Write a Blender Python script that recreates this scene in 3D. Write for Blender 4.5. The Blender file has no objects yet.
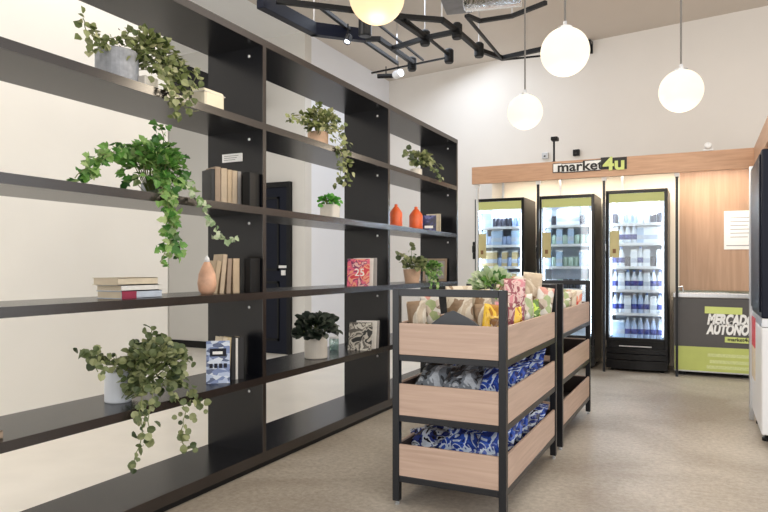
import bpy, bmesh, math, random
from mathutils import Vector, Matrix, Euler
from math import radians as R, pi, sin, cos

# ------------------------------------------------------------ camera, world, light
scene = bpy.context.scene
C = scene.collection
YAW = R(26.1); FPX = 650.0; CAMH = 1.2; HZ = 267.0
cam_d = bpy.data.cameras.new('camera'); cam = bpy.data.objects.new('camera', cam_d); C.objects.link(cam)
cam.location = (0, 0, CAMH); cam.rotation_euler = (pi/2, 0, YAW)
cam_d.sensor_width = 36; cam_d.lens = FPX/768*36; cam_d.shift_y = (HZ-256)/768
cam_d.clip_start = 0.05
scene.camera = cam
scene.view_settings.view_transform = 'Standard'; scene.view_settings.look = 'None'
scene.view_settings.gamma = 1; scene.view_settings.use_curve_mapping = False
scene.view_settings.exposure = 0.22
world = bpy.data.worlds.new('world'); scene.world = world; world.use_nodes = True
bg = world.node_tree.nodes['Background']
bg.inputs[0].default_value = (1.0, 0.985, 0.965, 1); bg.inputs[1].default_value = 0.80

def area(name, loc, rot, sx, sy, power, col=(1, 1, 1)):
    l = bpy.data.lights.new(name, 'AREA'); l.shape = 'RECTANGLE'; l.size = sx; l.size_y = sy
    l.energy = power; l.color = col
    o = bpy.data.objects.new(name, l); C.objects.link(o); o.location = loc; o.rotation_euler = rot
    return o
# daylight from the glazed front of the shop (right and behind the camera)
area('daylight_right', (3.8, 3.0, 2.2), (0, R(90), 0), 3.6, 6.5, 90, (0.92, 0.96, 1.0))
area('daylight_behind', (0.3, -2.6, 2.3), (R(90), 0, 0), 6.5, 3.6, 85, (1.0, 0.97, 0.93))
# unseen panels added to brighten the corridor behind the bookcase, standing in for daylight
area('corridor_overhead_fill', (-3.95, 3.3, 4.3), (0, 0, 0), 1.2, 6.0, 42, (1.0, 0.97, 0.93))
area('corridor_far_light', (-3.3, 8.0, 4.3), (0, R(-12), 0), 1.2, 3.0, 42, (0.80, 0.88, 1.0))
area('corridor_fill', (-3.7, -2.5, 2.2), (R(97), 0, 0), 1.8, 3.6, 66, (0.97, 0.98, 1.0))  # added fill that lifts the partition, ceiling and far wall
area('shop_ceiling_light', (-0.4, 4.0, 4.3), (0, 0, 0), 3.4, 6.0, 70, (1.0, 0.95, 0.88))

# ------------------------------------------------------------ helpers
def ray(px, py):
    a = (px-384)/FPX
    return Vector((a*cos(YAW)-sin(YAW), cos(YAW)+a*sin(YAW), (HZ-py)/FPX))
def P(px, py, X=None, Y=None, Z=None, d=None):
    r = ray(px, py)
    if X is not None: t = X/r.x
    elif Y is not None: t = Y/r.y
    elif Z is not None: t = (Z-CAMH)/r.z
    else: t = d
    return Vector((0, 0, CAMH)) + r*t

def nodes(m):
    m.use_nodes = True
    nt = m.node_tree
    return nt, nt.nodes['Principled BSDF']
def setb(b, col=None, rough=None, metal=None, spec=None, coat=None, trans=None, emit=None, estr=None):
    if col is not None: b.inputs['Base Color'].default_value = (*col, 1)
    if rough is not None: b.inputs['Roughness'].default_value = rough
    if metal is not None: b.inputs['Metallic'].default_value = metal
    if spec is not None: b.inputs['Specular IOR Level'].default_value = spec
    if coat is not None: b.inputs['Coat Weight'].default_value = coat; b.inputs['Coat Roughness'].default_value = 0.15
    if trans is not None: b.inputs['Transmission Weight'].default_value = trans
    if emit is not None: b.inputs['Emission Color'].default_value = (*emit, 1); b.inputs['Emission Strength'].default_value = estr or 1
def mat(name, col, rough=0.5, metal=0, spec=0.5, var=0.06, scale=6, bump=0.0, stretch=(1, 1, 1), **k):
    """plain procedural material: colour broken up by a noise, optional bump"""
    m = bpy.data.materials.new(name); nt, b = nodes(m)
    setb(b, col, rough, metal, spec, **k)
    tc = nt.nodes.new('ShaderNodeTexCoord'); mp = nt.nodes.new('ShaderNodeMapping'); mp.inputs['Scale'].default_value = stretch
    no = nt.nodes.new('ShaderNodeTexNoise'); no.inputs['Scale'].default_value = scale; no.inputs['Detail'].default_value = 5
    cr = nt.nodes.new('ShaderNodeValToRGB')
    cr.color_ramp.elements[0].position = .3; cr.color_ramp.elements[1].position = .7
    cr.color_ramp.elements[0].color = (*[max(0, c*(1-var)) for c in col], 1)
    cr.color_ramp.elements[1].color = (*[min(1, c*(1+var)) for c in col], 1)
    L = nt.links.new
    L(tc.outputs['Object'], mp.inputs[0]); L(mp.outputs[0], no.inputs['Vector']); L(no.outputs[0], cr.inputs[0]); L(cr.outputs[0], b.inputs['Base Color'])
    if bump:
        bp = nt.nodes.new('ShaderNodeBump'); bp.inputs['Strength'].default_value = bump; bp.inputs['Distance'].default_value = .01
        L(no.outputs[0], bp.inputs['Height']); L(bp.outputs[0], b.inputs['Normal'])
    return m
def wood(name, c1, c2, stretch, rough=.45, scale=5):
    m = bpy.data.materials.new(name); nt, b = nodes(m); setb(b, c1, rough)
    tc = nt.nodes.new('ShaderNodeTexCoord'); mp = nt.nodes.new('ShaderNodeMapping'); mp.inputs['Scale'].default_value = stretch
    n1 = nt.nodes.new('ShaderNodeTexNoise'); n1.inputs['Scale'].default_value = scale; n1.inputs['Detail'].default_value = 8; n1.inputs['Distortion'].default_value = .6
    cr = nt.nodes.new('ShaderNodeValToRGB'); e = cr.color_ramp.elements
    e[0].position = .28; e[0].color = (*c2, 1); e[1].position = .72; e[1].color = (*c1, 1)
    L = nt.links.new
    L(tc.outputs['Object'], mp.inputs[0]); L(mp.outputs[0], n1.inputs['Vector']); L(n1.outputs[0], cr.inputs[0]); L(cr.outputs[0], b.inputs['Base Color'])
    return m
def multi(name, cols, kind='voronoi', scale=20, rough=.35, metal=0, coat=None, bump=0, stretch=(1, 1, 1), spec=.5):
    """colour patches for printed packs and covers"""
    m = bpy.data.materials.new(name); nt, b = nodes(m); setb(b, cols[0], rough, metal, spec, coat)
    tc = nt.nodes.new('ShaderNodeTexCoord'); mp = nt.nodes.new('ShaderNodeMapping'); mp.inputs['Scale'].default_value = stretch
    L = nt.links.new; L(tc.outputs['Object'], mp.inputs[0])
    if kind == 'voronoi':
        t = nt.nodes.new('ShaderNodeTexVoronoi'); t.inputs['Scale'].default_value = scale; out = t.outputs['Color']
        sep = nt.nodes.new('ShaderNodeSeparateColor'); L(out, sep.inputs[0]); out = sep.outputs[0]
    else:
        t = nt.nodes.new('ShaderNodeTexNoise'); t.inputs['Scale'].default_value = scale; t.inputs['Detail'].default_value = 2; t.inputs['Distortion'].default_value = 1.2; out = t.outputs[0]
    L(mp.outputs[0], t.inputs['Vector'])
    cr = nt.nodes.new('ShaderNodeValToRGB'); cr.color_ramp.interpolation = 'CONSTANT'
    els = cr.color_ramp.elements; n = len(cols)
    lo, hi = (0, 1) if kind == 'voronoi' else (.3, .7)
    while len(els) < n: els.new(.5)
    for i, c in enumerate(cols): els[i].position = 0 if i == 0 else lo+(hi-lo)*i/n
    for i, c in enumerate(cols): els[i].color = (*c, 1)
    L(out, cr.inputs[0]); L(cr.outputs[0], b.inputs['Base Color'])
    if bump:
        n2 = nt.nodes.new('ShaderNodeTexNoise'); n2.inputs['Scale'].default_value = 35; L(mp.outputs[0], n2.inputs['Vector'])
        bp = nt.nodes.new('ShaderNodeBump'); bp.inputs['Strength'].default_value = bump; bp.inputs['Distance'].default_value = .02
        L(n2.outputs[0], bp.inputs['Height']); L(bp.outputs[0], b.inputs['Normal'])
    return m
def leafmat(name, cols, rough=.45):
    m = bpy.data.materials.new(name); nt, b = nodes(m); setb(b, cols[0], rough)
    g = nt.nodes.new('ShaderNodeNewGeometry'); cr = nt.nodes.new('ShaderNodeValToRGB'); els = cr.color_ramp.elements
    while len(els) < len(cols): els.new(.5)
    for i in range(len(cols)): els[i].position = i/(len(cols)-1)
    for i, c in enumerate(cols): els[i].color = (*c, 1)
    L = nt.links.new; L(g.outputs['Random Per Island'], cr.inputs[0]); L(cr.outputs[0], b.inputs['Base Color'])
    tr = nt.nodes.new('ShaderNodeBsdfTranslucent'); L(cr.outputs[0], tr.inputs[0])
    mx = nt.nodes.new('ShaderNodeMixShader'); mx.inputs[0].default_value = .25
    out = nt.nodes['Material Output']; L(b.outputs[0], mx.inputs[1]); L(tr.outputs[0], mx.inputs[2]); L(mx.outputs[0], out.inputs[0])
    return m
def emitmat(name, col, s):
    m = bpy.data.materials.new(name); nt, b = nodes(m); setb(b, [c*.15 for c in col], .5, emit=col, estr=s); return m
def glassmat(name, tint=(.95, .98, 1), refl=.1):
    m = bpy.data.materials.new(name); m.use_nodes = True; nt = m.node_tree; nt.nodes.remove(nt.nodes['Principled BSDF'])
    t = nt.nodes.new('ShaderNodeBsdfTransparent'); t.inputs[0].default_value = (*tint, 1)
    g = nt.nodes.new('ShaderNodeBsdfGlossy'); g.inputs['Roughness'].default_value = .03
    mx = nt.nodes.new('ShaderNodeMixShader'); mx.inputs[0].default_value = refl
    L = nt.links.new; L(t.outputs[0], mx.inputs[1]); L(g.outputs[0], mx.inputs[2]); L(mx.outputs[0], nt.nodes['Material Output'].inputs[0])
    return m

class MB:
    def __init__(s): s.bm = bmesh.new()
    def box(s, x0, x1, y0, y1, z0, z1, M=None):
        vs = [s.bm.verts.new((x, y, z)) for x in (x0, x1) for y in (y0, y1) for z in (z0, z1)]
        if M is not None:
            for v in vs: v.co = M @ v.co
        for f in ((0, 1, 3, 2), (4, 6, 7, 5), (0, 4, 5, 1), (2, 3, 7, 6), (0, 2, 6, 4), (1, 5, 7, 3)):
            s.bm.faces.new([vs[i] for i in f])
        return s
    def lathe(s, prof, n=24, M=None, sq=0):
        rings = []
        for r, z in prof:
            ring = []
            for i in range(n):
                a = 2*pi*i/n; c, t = cos(a), sin(a); k = 1.0
                if sq: k = 1/((abs(c)**sq+abs(t)**sq)**(1/sq))
                co = Vector((r*k*c, r*k*t, z))
                ring.append(s.bm.verts.new(M @ co if M is not None else co))
            rings.append(ring)
        for a, b in zip(rings, rings[1:]):
            for i in range(n):
                s.bm.faces.new((a[i], a[(i+1) % n], b[(i+1) % n], b[i]))
        if prof[0][0] > 1e-4: s.bm.faces.new(rings[0][::-1])
        if prof[-1][0] > 1e-4: s.bm.faces.new(rings[-1])
        return s
    def tube(s, pts, r, n=8, r2=None, flat=1.0):
        pts = [Vector(p) for p in pts]; rings = []; m = len(pts)
        for i, p in enumerate(pts):
            d = (pts[min(i+1, m-1)]-pts[max(i-1, 0)]).normalized()
            up = Vector((0, 0, 1)) if abs(d.z) < .9 else Vector((1, 0, 0))
            u = d.cross(up).normalized(); w = u.cross(d).normalized()
            rr = r if r2 is None else r+(r2-r)*i/(m-1)
            rings.append([s.bm.verts.new(p+u*cos(2*pi*k/n+pi/n)*rr+w*sin(2*pi*k/n+pi/n)*rr*flat) for k in range(n)])
        for a, b in zip(rings, rings[1:]):
            for k in range(n): s.bm.faces.new((a[k], a[(k+1) % n], b[(k+1) % n], b[k]))
        s.bm.faces.new(rings[0][::-1]); s.bm.faces.new(rings[-1])
        return s
    def poly(s, pts, M=None):
        s.bm.faces.new([s.bm.verts.new(M @ Vector(p) if M is not None else Vector(p)) for p in pts]); return s
    def prism(s, pts, h, M=None):
        """outline in xz-plane extruded along +y by h"""
        a = [s.bm.verts.new((p[0], 0, p[1])) for p in pts]; b = [s.bm.verts.new((p[0], h, p[1])) for p in pts]
        if M is not None:
            for v in a+b: v.co = M @ v.co
        n = len(pts); s.bm.faces.new(a); s.bm.faces.new(b[::-1])
        for i in range(n): s.bm.faces.new((a[i], b[i], b[(i+1) % n], a[(i+1) % n]))
        return s
    def build(s, name, m, parent=None, bevel=0, smooth=False, loc=None, rot=None):
        bmesh.ops.recalc_face_normals(s.bm, faces=s.bm.faces)
        me = bpy.data.meshes.new(name); s.bm.to_mesh(me); s.bm.free()
        o = bpy.data.objects.new(name, me); C.objects.link(o); me.materials.append(m)
        if smooth:
            for f in me.polygons: f.use_smooth = True
        if parent: o.parent = parent
        if loc is not None: o.location = loc
        if rot is not None: o.rotation_euler = rot
        if bevel:
            md = o.modifiers.new('bevel', 'BEVEL'); md.width = bevel; md.segments = 2; md.limit_method = 'ANGLE'; md.angle_limit = R(40)
            md.harden_normals = False
        return o
def tag(o, label=None, cat=None, group=None, kind=None):
    if label: o['label'] = label
    if cat: o['category'] = cat
    if group: o['group'] = group
    if kind: o['kind'] = kind
    return o
def thing(name, label, cat, loc=(0, 0, 0), rz=0, group=None, rot=None):
    o = bpy.data.objects.new(name, None); C.objects.link(o); o.empty_display_size = .1
    o.location = loc; o.rotation_euler = rot if rot is not None else (0, 0, rz)
    return tag(o, label, cat, group)
def struct(o): o['kind'] = 'structure'; return o
def copy_tree(o, parent=None):
    c = o.copy(); C.objects.link(c)
    if parent: c.parent = parent
    for ch in list(o.children): copy_tree(ch, c)
    return c
def text(name, s, size, m, parent, loc, rot, ext=.002, shear=0, offset=0, ax='CENTER', sx=1.0):
    cu = bpy.data.curves.new(name+'_curve', 'FONT'); cu.body = s; cu.size = size; cu.extrude = ext; cu.shear = shear; cu.offset = offset
    cu.align_x = ax; cu.align_y = 'CENTER'; cu.resolution_u = 3
    t = bpy.data.objects.new('tmp_text', cu); C.objects.link(t)
    bpy.context.view_layer.update()
    me = bpy.data.meshes.new_from_object(t.evaluated_get(bpy.context.evaluated_depsgraph_get()))
    bpy.data.objects.remove(t); bpy.data.curves.remove(cu)
    o = bpy.data.objects.new(name, me); C.objects.link(o); me.materials.clear(); me.materials.append(m)
    if sx != 1.0:
        for v in me.vertices: v.co.x *= sx
    o.parent = parent; o.location = loc; o.rotation_euler = rot
    return o
ORD = ['first', 'second', 'third', 'fourth', 'fifth', 'sixth', 'seventh', 'eighth', 'ninth', 'tenth', 'eleventh', 'twelfth']

# ------------------------------------------------------------ materials
M = {}
M['wall'] = mat('wall_paint', (.80, .765, .715), .85, var=.015, scale=2)
M['partition'] = mat('cream_partition_paint', (.88, .86, .81), .8, var=.02, scale=1.5)
M['farwall'] = mat('far_wall_paint', (.70, .68, .64), .85, var=.02, scale=1.5)
M['daylitwall'] = mat('daylight_tinted_paint', (.86, .88, .93), .8, var=.015, scale=1.5)  # cool daylight falling on this wall is tinted into its colour
M['ceil'] = mat('ceiling_paint', (.66, .60, .53), .9, var=.02, scale=1.2)
M['ceilpanel'] = mat('ceiling_panel_paint', (.92, .92, .91), .9, var=.015, scale=1.2)
M['steel'] = mat('black_steel_sheet', (.0055, .006, .0085), .24, metal=0, spec=.36, var=.1, scale=3)
M['edge'] = mat('sheen_tinted_edge', (.022, .016, .014), .24, metal=0, spec=.75, var=.15, scale=3)  # brown of the reflected surroundings tinted into the dark edge colour
M['bframe'] = mat('charcoal_powder_coat', (.009, .010, .013), .32, spec=.4, var=.08, scale=10)
M['black'] = mat('black_plastic', (.004, .004, .005), .3, spec=.35, var=.1, scale=10)
M['matblack'] = mat('matte_black_paint', (.004, .004, .0045), .5, spec=.3, var=.1, scale=10)
M['traywood'] = wood('pale_oak_laminate', (.54, .39, .31), (.43, .30, .23), (1.2, 1.2, 26), .45, 2.2)
M['kioskwood'] = wood('warm_oak_panel', (.60, .36, .225), (.48, .275, .165), (2.0, 2.0, 22), .4, 2)
M['panelwood'] = wood('vertical_oak_panel', (.50, .32, .215), (.40, .245, .155), (14, 14, .8), .4, 2)
M['white'] = mat('white_plastic', (.82, .82, .82), .4, var=.02)
M['whitemetal'] = mat('white_enamel', (.75, .76, .78), .35, var=.02)
M['silver'] = mat('brushed_aluminium', (.62, .63, .65), .3, metal=.9, var=.06, stretch=(40, 1, 1))
M['chrome'] = mat('crinkled_foil', (.8, .8, .8), .15, metal=1, var=.1, scale=22, bump=.9)
M['concrete_pot'] = mat('light_concrete', (.40, .41, .44), .85, var=.2, scale=30, bump=.3)
M['creampot'] = mat('cream_ceramic', (.66, .62, .56), .5, var=.04, scale=20)
M['whitepot'] = mat('white_ceramic', (.72, .75, .80), .35, var=.03, scale=12)
M['terra'] = mat('pale_terracotta', (.60, .40, .28), .75, var=.12, scale=18)
M['orange'] = mat('orange_red_glaze', (.72, .12, .03), .35, var=.12, scale=10)
M['soil'] = mat('potting_soil', (.03, .022, .015), .95, var=.4, scale=60, bump=.5)
M['stem'] = mat('plant_stem', (.16, .20, .06), .6, var=.2, scale=20)
M['glass'] = glassmat('fridge_glass', (.93, .97, 1), .07)
M['jar'] = glassmat('jar_glass', (.80, .9, .88), .25)
M['lime'] = mat('lime_print', (.50, .56, .16), .45, var=.05)
M['freezer_grey'] = mat('freezer_charcoal_print', (.085, .08, .08), .45, var=.05)
M['yellowstrip'] = mat('yellow_green_print', (.62, .70, .22), .45, var=.05)
M['limefaint'] = mat('faint_lime_print', (.60, .65, .30), .45, var=.1, scale=60)
M['ochre'] = mat('ochre_sticker', (.50, .44, .22), .5, var=.08)
M['ink'] = mat('black_ink', (.02, .02, .02), .6, var=.05)
M['inkgrey'] = mat('grey_ink', (.3, .3, .3), .6, var=.05)
M['brown'] = mat('brown_ink', (.20, .10, .04), .6, var=.05)
M['paper'] = mat('white_paper', (.86, .86, .85), .7, var=.02)
M['page'] = mat('book_pages', (.70, .60, .45), .8, var=.12, stretch=(1, 60, 1), scale=3)
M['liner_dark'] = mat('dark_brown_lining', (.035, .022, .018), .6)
M['rod'] = mat('dark_nickel_rod', (.16, .15, .14), .4, metal=.5)
M['navy'] = mat('navy_panel', (.004, .006, .016), .4, spec=.2, var=.05)
M['red'] = mat('red_print', (.62, .05, .06), .45, var=.05)
M['liner'] = mat('fridge_white_liner', (.80, .85, .92), .4, var=.02)
M['led'] = emitmat('fridge_led', (.84, .92, 1.0), 15)
M['limebox'] = emitmat('fridge_header_lightbox', (.62, .62, .22), .55)
M['globe'] = emitmat('warm_globe_glow', (1.0, .90, .70), .97)
M['globe_warm'] = emitmat('amber_globe_glow', (1.0, .72, .42), .92)
M['spot'] = emitmat('spot_lens_glow', (.85, .9, 1.0), 5)

# floor: pale polished concrete, warm with worn streaks
def floor_mat():
    m = bpy.data.materials.new('polished_concrete'); nt, b = nodes(m); setb(b, (.4, .36, .3), .42, spec=.4)
    L = nt.links.new; tc = nt.nodes.new('ShaderNodeTexCoord')
    n1 = nt.nodes.new('ShaderNodeTexNoise'); n1.inputs['Scale'].default_value = .9; n1.inputs['Detail'].default_value = 8; n1.inputs['Distortion'].default_value = .8
    n2 = nt.nodes.new('ShaderNodeTexNoise'); n2.inputs['Scale'].default_value = 34; n2.inputs['Detail'].default_value = 6; n2.inputs['Roughness'].default_value = .75
    L(tc.outputs['Object'], n1.inputs['Vector']); L(tc.outputs['Object'], n2.inputs['Vector'])
    c1 = nt.nodes.new('ShaderNodeValToRGB'); c1.color_ramp.elements[0].position = .35; c1.color_ramp.elements[1].position = .68
    c1.color_ramp.elements[0].color = (.30, .255, .205, 1); c1.color_ramp.elements[1].color = (.52, .475, .415, 1)
    c2 = nt.nodes.new('ShaderNodeValToRGB'); c2.color_ramp.elements[0].position = .33; c2.color_ramp.elements[1].position = .66
    c2.color_ramp.elements[0].color = (.66, .65, .63, 1); c2.color_ramp.elements[1].color = (1.06, 1.06, 1.06, 1)
    mx = nt.nodes.new('ShaderNodeMix'); mx.data_type = 'RGBA'; mx.blend_type = 'MULTIPLY'; mx.inputs[0].default_value = 1
    L(n1.outputs[0], c1.inputs[0]); L(n2.outputs[0], c2.inputs[0]); L(c1.outputs[0], mx.inputs[6]); L(c2.outputs[0], mx.inputs[7]); L(mx.outputs[2], b.inputs['Base Color'])
    bp = nt.nodes.new('ShaderNodeBump'); bp.inputs['Strength'].default_value = .12; bp.inputs['Distance'].default_value = .01
    L(n2.outputs[0], bp.inputs['Height']); L(bp.outputs[0], b.inputs['Normal'])
    return m
M['floor'] = floor_mat()
M['corridor'] = mat('pale_corridor_screed', (.84, .79, .71), .3, var=.05, scale=2.5)

# ------------------------------------------------------------ room shell
H = 4.4
struct(MB().box(-2.80, 4.5, -3, 10.6, -.1, 0).build('floor', M['floor']))
struct(MB().box(-9, -2.80, -3, 10.6, -.1, 0).build('floor_corridor', M['corridor']))
struct(MB().box(-4.9, 4.5, -3, 10.8, H, H+.12).build('ceiling', M['ceil']))
struct(MB().box(-9, -4.9, -3, 10.8, H, H+.12).build('ceiling_corridor', M['ceilpanel']))
# back wall, slightly skewed to the shelving
a, b_ = Vector((-4.95, 10.12)), Vector((4.4, 8.62)); dr = (b_-a).normalized(); nr = Vector((-dr.y, dr.x))
mb = MB(); q = [a, b_, b_+nr*.15, a+nr*.15]
vb = [mb.bm.verts.new((p.x, p.y, 0)) for p in q]; vt = [mb.bm.verts.new((p.x, p.y, H)) for p in q]
mb.bm.faces.new(vb); mb.bm.faces.new(vt)
for i in range(4): mb.bm.faces.new((vb[i], vb[(i+1) % 4], vt[(i+1) % 4], vt[i]))
struct(mb.build('wall_back', M['wall']))
struct(MB().box(-5.05, -4.85, 7.62, 10.12, 0, H).build('wall_left', M['daylitwall']))
struct(MB().box(-7.3, -4.85, 7.46, 7.62, 0, H).build('wall_far_left', M['farwall']))
mb = MB(); mb.prism([(0, 0), (.14, 0), (.14, H), (0, H)], 2.2, Matrix.Translation((-7.35, 7.55, 0)) @ Matrix.Rotation(R(150), 4, 'Z'))
struct(mb.build('wall_corner', M['farwall']))
struct(MB().box(-4.75, -4.6, -2.6, 4.68, 0, H).build('wall_partition', M['partition']))
struct(MB().box(-7.3, -5.06, 7.445, 7.47, 0, .1).build('baseboard_far', M['matblack']))
struct(MB().box(-5.9, -5.55, 4.6, 7.44, 3.36, 3.62).build('trim_1', M['matblack']))
# far black door with frame and raised panels
dx1 = P(292, 300, Y=7.45).x-.05; dx0 = dx1-1.0
dr_ = MB().box(dx0, dx1, 7.42, 7.46, 0.005, 2.30).build('door_1', M['navy']); struct(dr_)
fr = MB().box(dx0-.07, dx0, 7.39, 7.47, 0, 2.37).box(dx1, dx1+.05, 7.39, 7.47, 0, 2.37).box(dx0, dx1, 7.39, 7.47, 2.30, 2.37).build('door_frame', M['matblack'], dr_)
pn = MB()
for z0, z1 in ((.18, 1.0), (1.15, 2.17)):
    x0, x1 = dx0+.12, dx1-.14
    pn.box(x0, x1, 7.405, 7.42, z0, z0+.03).box(x0, x1, 7.405, 7.42, z1-.03, z1).box(x0, x0+.03, 7.405, 7.42, z0, z1).box(x1-.03, x1, 7.405, 7.42, z0, z1)
pn.build('door_moulding', M['matblack'], dr_)
# white notice on the door
pt = P(282, 268, Y=7.40)
s = thing('door_notice', 'small white printed notice stuck on the dark panelled door', 'notice', (pt.x, 7.418, pt.z))
MB().box(-.07, .10, -.012, 0, .0, .035).box(-.02, .05, -.012, 0, -.10, -.03).build('paper', M['paper'], s)

# ------------------------------------------------------------ bookshelf
XF, XB = -2.35, -2.77
ZT = {'top': 2.56, 'A': 2.06, 'B': 1.555, 'C': 1.05, 'D': .545, 'E': .095}
YD = [1.46, 3.175, 4.895, 6.575]
bs = thing('bookshelf', 'tall open-backed black steel shelving unit running along the left side of the shop', 'bookshelf', (0, 0, 0))
for k, z in ZT.items():
    th = .06 if k == 'E' else .042
    nm = 'top_board' if k == 'top' else ('base_board' if k == 'E' else 'shelf_board')
    b0 = MB().box(XB, XF-.006, YD[0]-.02, YD[3]+.018, z-th, z).build(nm, M['steel'], bs, .002)
    e = MB().box(XF-.006, XF, YD[0]-.02, YD[3]+.018, z-th, z).build('front_edge', M['edge'], b0); e['label'] = 'front edge strip with painted brownish sheen'
MB().box(XF-.05, XF-.02, YD[0], YD[3], 0, .036).box(XB+.02, XB+.05, YD[0], YD[3], 0, .036).build('plinth', M['matblack'], bs)
for y in YD:
    for (z0, z1) in ((.095, .503), (.545, 1.008), (1.05, 1.513), (1.555, 2.018), (2.06, 2.518)):
        d0 = MB().box(XB, XF-.006, y-.016, y+.016, z0, z1).build('divider_panel', M['steel'], bs)
        MB().box(XF-.006, XF, y-.016, y+.016, z0, z1).build('front_edge', M['edge'], d0)
        MB().lathe([(.007, 0), (.009, .003), (.006, .008), (0, .009)], 10, Matrix.Translation((XF-.10, y-.016, z1-.05)) @ Matrix.Rotation(R(90), 4, 'X')).build('shelf_stud', M['white'], d0)

# ------------------------------------------------------------ plants
def leaf(mb, p, d, n, L_, W, kind):
    d = d.normalized(); s = d.cross(n).normalized(); n = s.cross(d).normalized()
    if kind == 'ivy': o = [(0, 0), (.08, .30), (.30, .52), (.38, .30), (.62, .34), (1, 0), (.62, -.34), (.38, -.30), (.30, -.52), (.08, -.30)]
    elif kind == 'round': o = [(0, 0), (.18, .36), (.5, .5), (.82, .36), (1, 0), (.82, -.36), (.5, -.5), (.18, -.36)]
    else: o = [(0, 0), (.22, .36), (.55, .42), (1, 0), (.55, -.42), (.22, -.36)]
    bm = mb.bm; k = len(o)//2
    tip = k if kind != 'oval' else 3
    vs = []
    for (u, v) in o:
        drop = -.22*u*u*L_
        vs.append(bm.verts.new(p+d*u*L_+s*v*W*1.3+n*(abs(v)*.35*W+drop)))
    if kind == 'ivy': tip = 5
    mid = bm.verts.new(p+d*.45*L_+n*(-.045*L_))
    m = len(vs)
    for i in range(m):
        bm.faces.new((vs[i], vs[(i+1) % m], mid))
def rv(rnd, s=1): return Vector((rnd.uniform(-1, 1), rnd.uniform(-1, 1), rnd.uniform(-1, 1)))*s
def plant(parent, base, vines, lm, seed, kind='oval', size=.04, step=.022, spread=.02, bush=None, stem_r=.0022):
    """vines: world polylines; bush: (centre, radii, count). coordinates relative to base"""
    rnd = random.Random(seed); mb = MB(); st = MB()
    for v in vines:
        pts = [Vector(q)-base for q in v]
        out = []
        for i in range(len(pts)-1):
            p0, p1 = pts[i], pts[i+1]; n = max(2, int((p1-p0).length/step))
            for k in range(n): out.append(p0.lerp(p1, k/n)+rv(rnd, .004))
        out.append(pts[-1]); st.tube(out, stem_r, 5)
        for i in range(1, len(out)):
            d0 = (out[i]-out[i-1]).normalized()
            for k in range(2):
                d = (d0*.35+rv(rnd, 1.0)+Vector((.25, 0, -.15)))
                sz = size*rnd.uniform(.6, 1.15)
                leaf(mb, out[i]+rv(rnd, spread), d, Vector((.8, -.5, .6))+rv(rnd, .7), sz, sz*.8, kind)
    if bush:
        c, rad, cnt = bush; c = Vector(c)-base
        for i in range(cnt):
            u = rv(rnd).normalized(); u.z = u.z if u.z > -.5 else -u.z
            p = c+Vector((u.x*rad[0], u.y*rad[1], u.z*rad[2]))*rnd.uniform(.45, 1)
            sz = size*rnd.uniform(.7, 1.2)
            leaf(mb, p, u+rv(rnd, .5), Vector((.6, -.4, .9))+rv(rnd, .6), sz, sz*.8, kind)
            if i % 6 == 0: st.tube([Vector((0, 0, c.z-rad[2]*.9))*.9, p], stem_r, 5)
    mb.build('foliage', lm, parent); st.build('stems', M['stem'], parent)

LM = {}
LM['varieg'] = leafmat('variegated_olive_leaves', [(.03, .05, .015), (.13, .17, .05), (.26, .30, .11), (.50, .50, .28), (.10, .13, .04)])
LM['ivy'] = leafmat('bright_ivy_leaves', [(.02, .08, .012), (.06, .20, .03), (.13, .32, .05), (.30, .48, .14), (.08, .22, .04), (.48, .60, .26)])
LM['olive'] = leafmat('grey_green_leaves', [(.03, .05, .02), (.10, .14, .05), (.18, .22, .10), (.28, .31, .14), (.42, .45, .24)])  # palest tone stands in for highlights on the leaves
LM['dark'] = leafmat('near_black_leaves', [(.006, .012, .008), (.012, .022, .014), (.03, .045, .03), (.10, .12, .09)])
LM['grass'] = leafmat('fresh_green_leaves', [(.04, .22, .02), (.10, .40, .05), (.18, .5, .08)])
LM['pale'] = leafmat('pale_green_leaves', [(.22, .34, .16), (.42, .52, .32), (.62, .68, .50)])

def pot(parent, kind, r, h, m):
    w = .008
    if kind == 'square': prof = [(r*.9, 0), (r, .01), (r, h-.005), (r-.004, h), (r-w, h), (r-w, h-.03), (0.0005, h-.03)]; sq = 8
    elif kind == 'taper': prof = [(r*.78, 0), (r*.8, .004), (r, h-.004), (r-.003, h), (r-w, h), (r-w-.004, h-.02), (0.0005, h-.02)]; sq = 0
    else: prof = [(r*.94, 0), (r, .006), (r, h-.004), (r-.003, h), (r-w, h), (r-w, h-.02), (0.0005, h-.02)]; sq = 0
    MB().lathe(prof, 32, sq=sq).build('pot', m, parent, smooth=False)
    MB().lathe([((r-w-.001), h-.045), ((r-w-.001), h-.018), (r*.4, h-.010), (0, h-.008)], 20, sq=sq).build('soil', M['soil'], parent)

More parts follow.
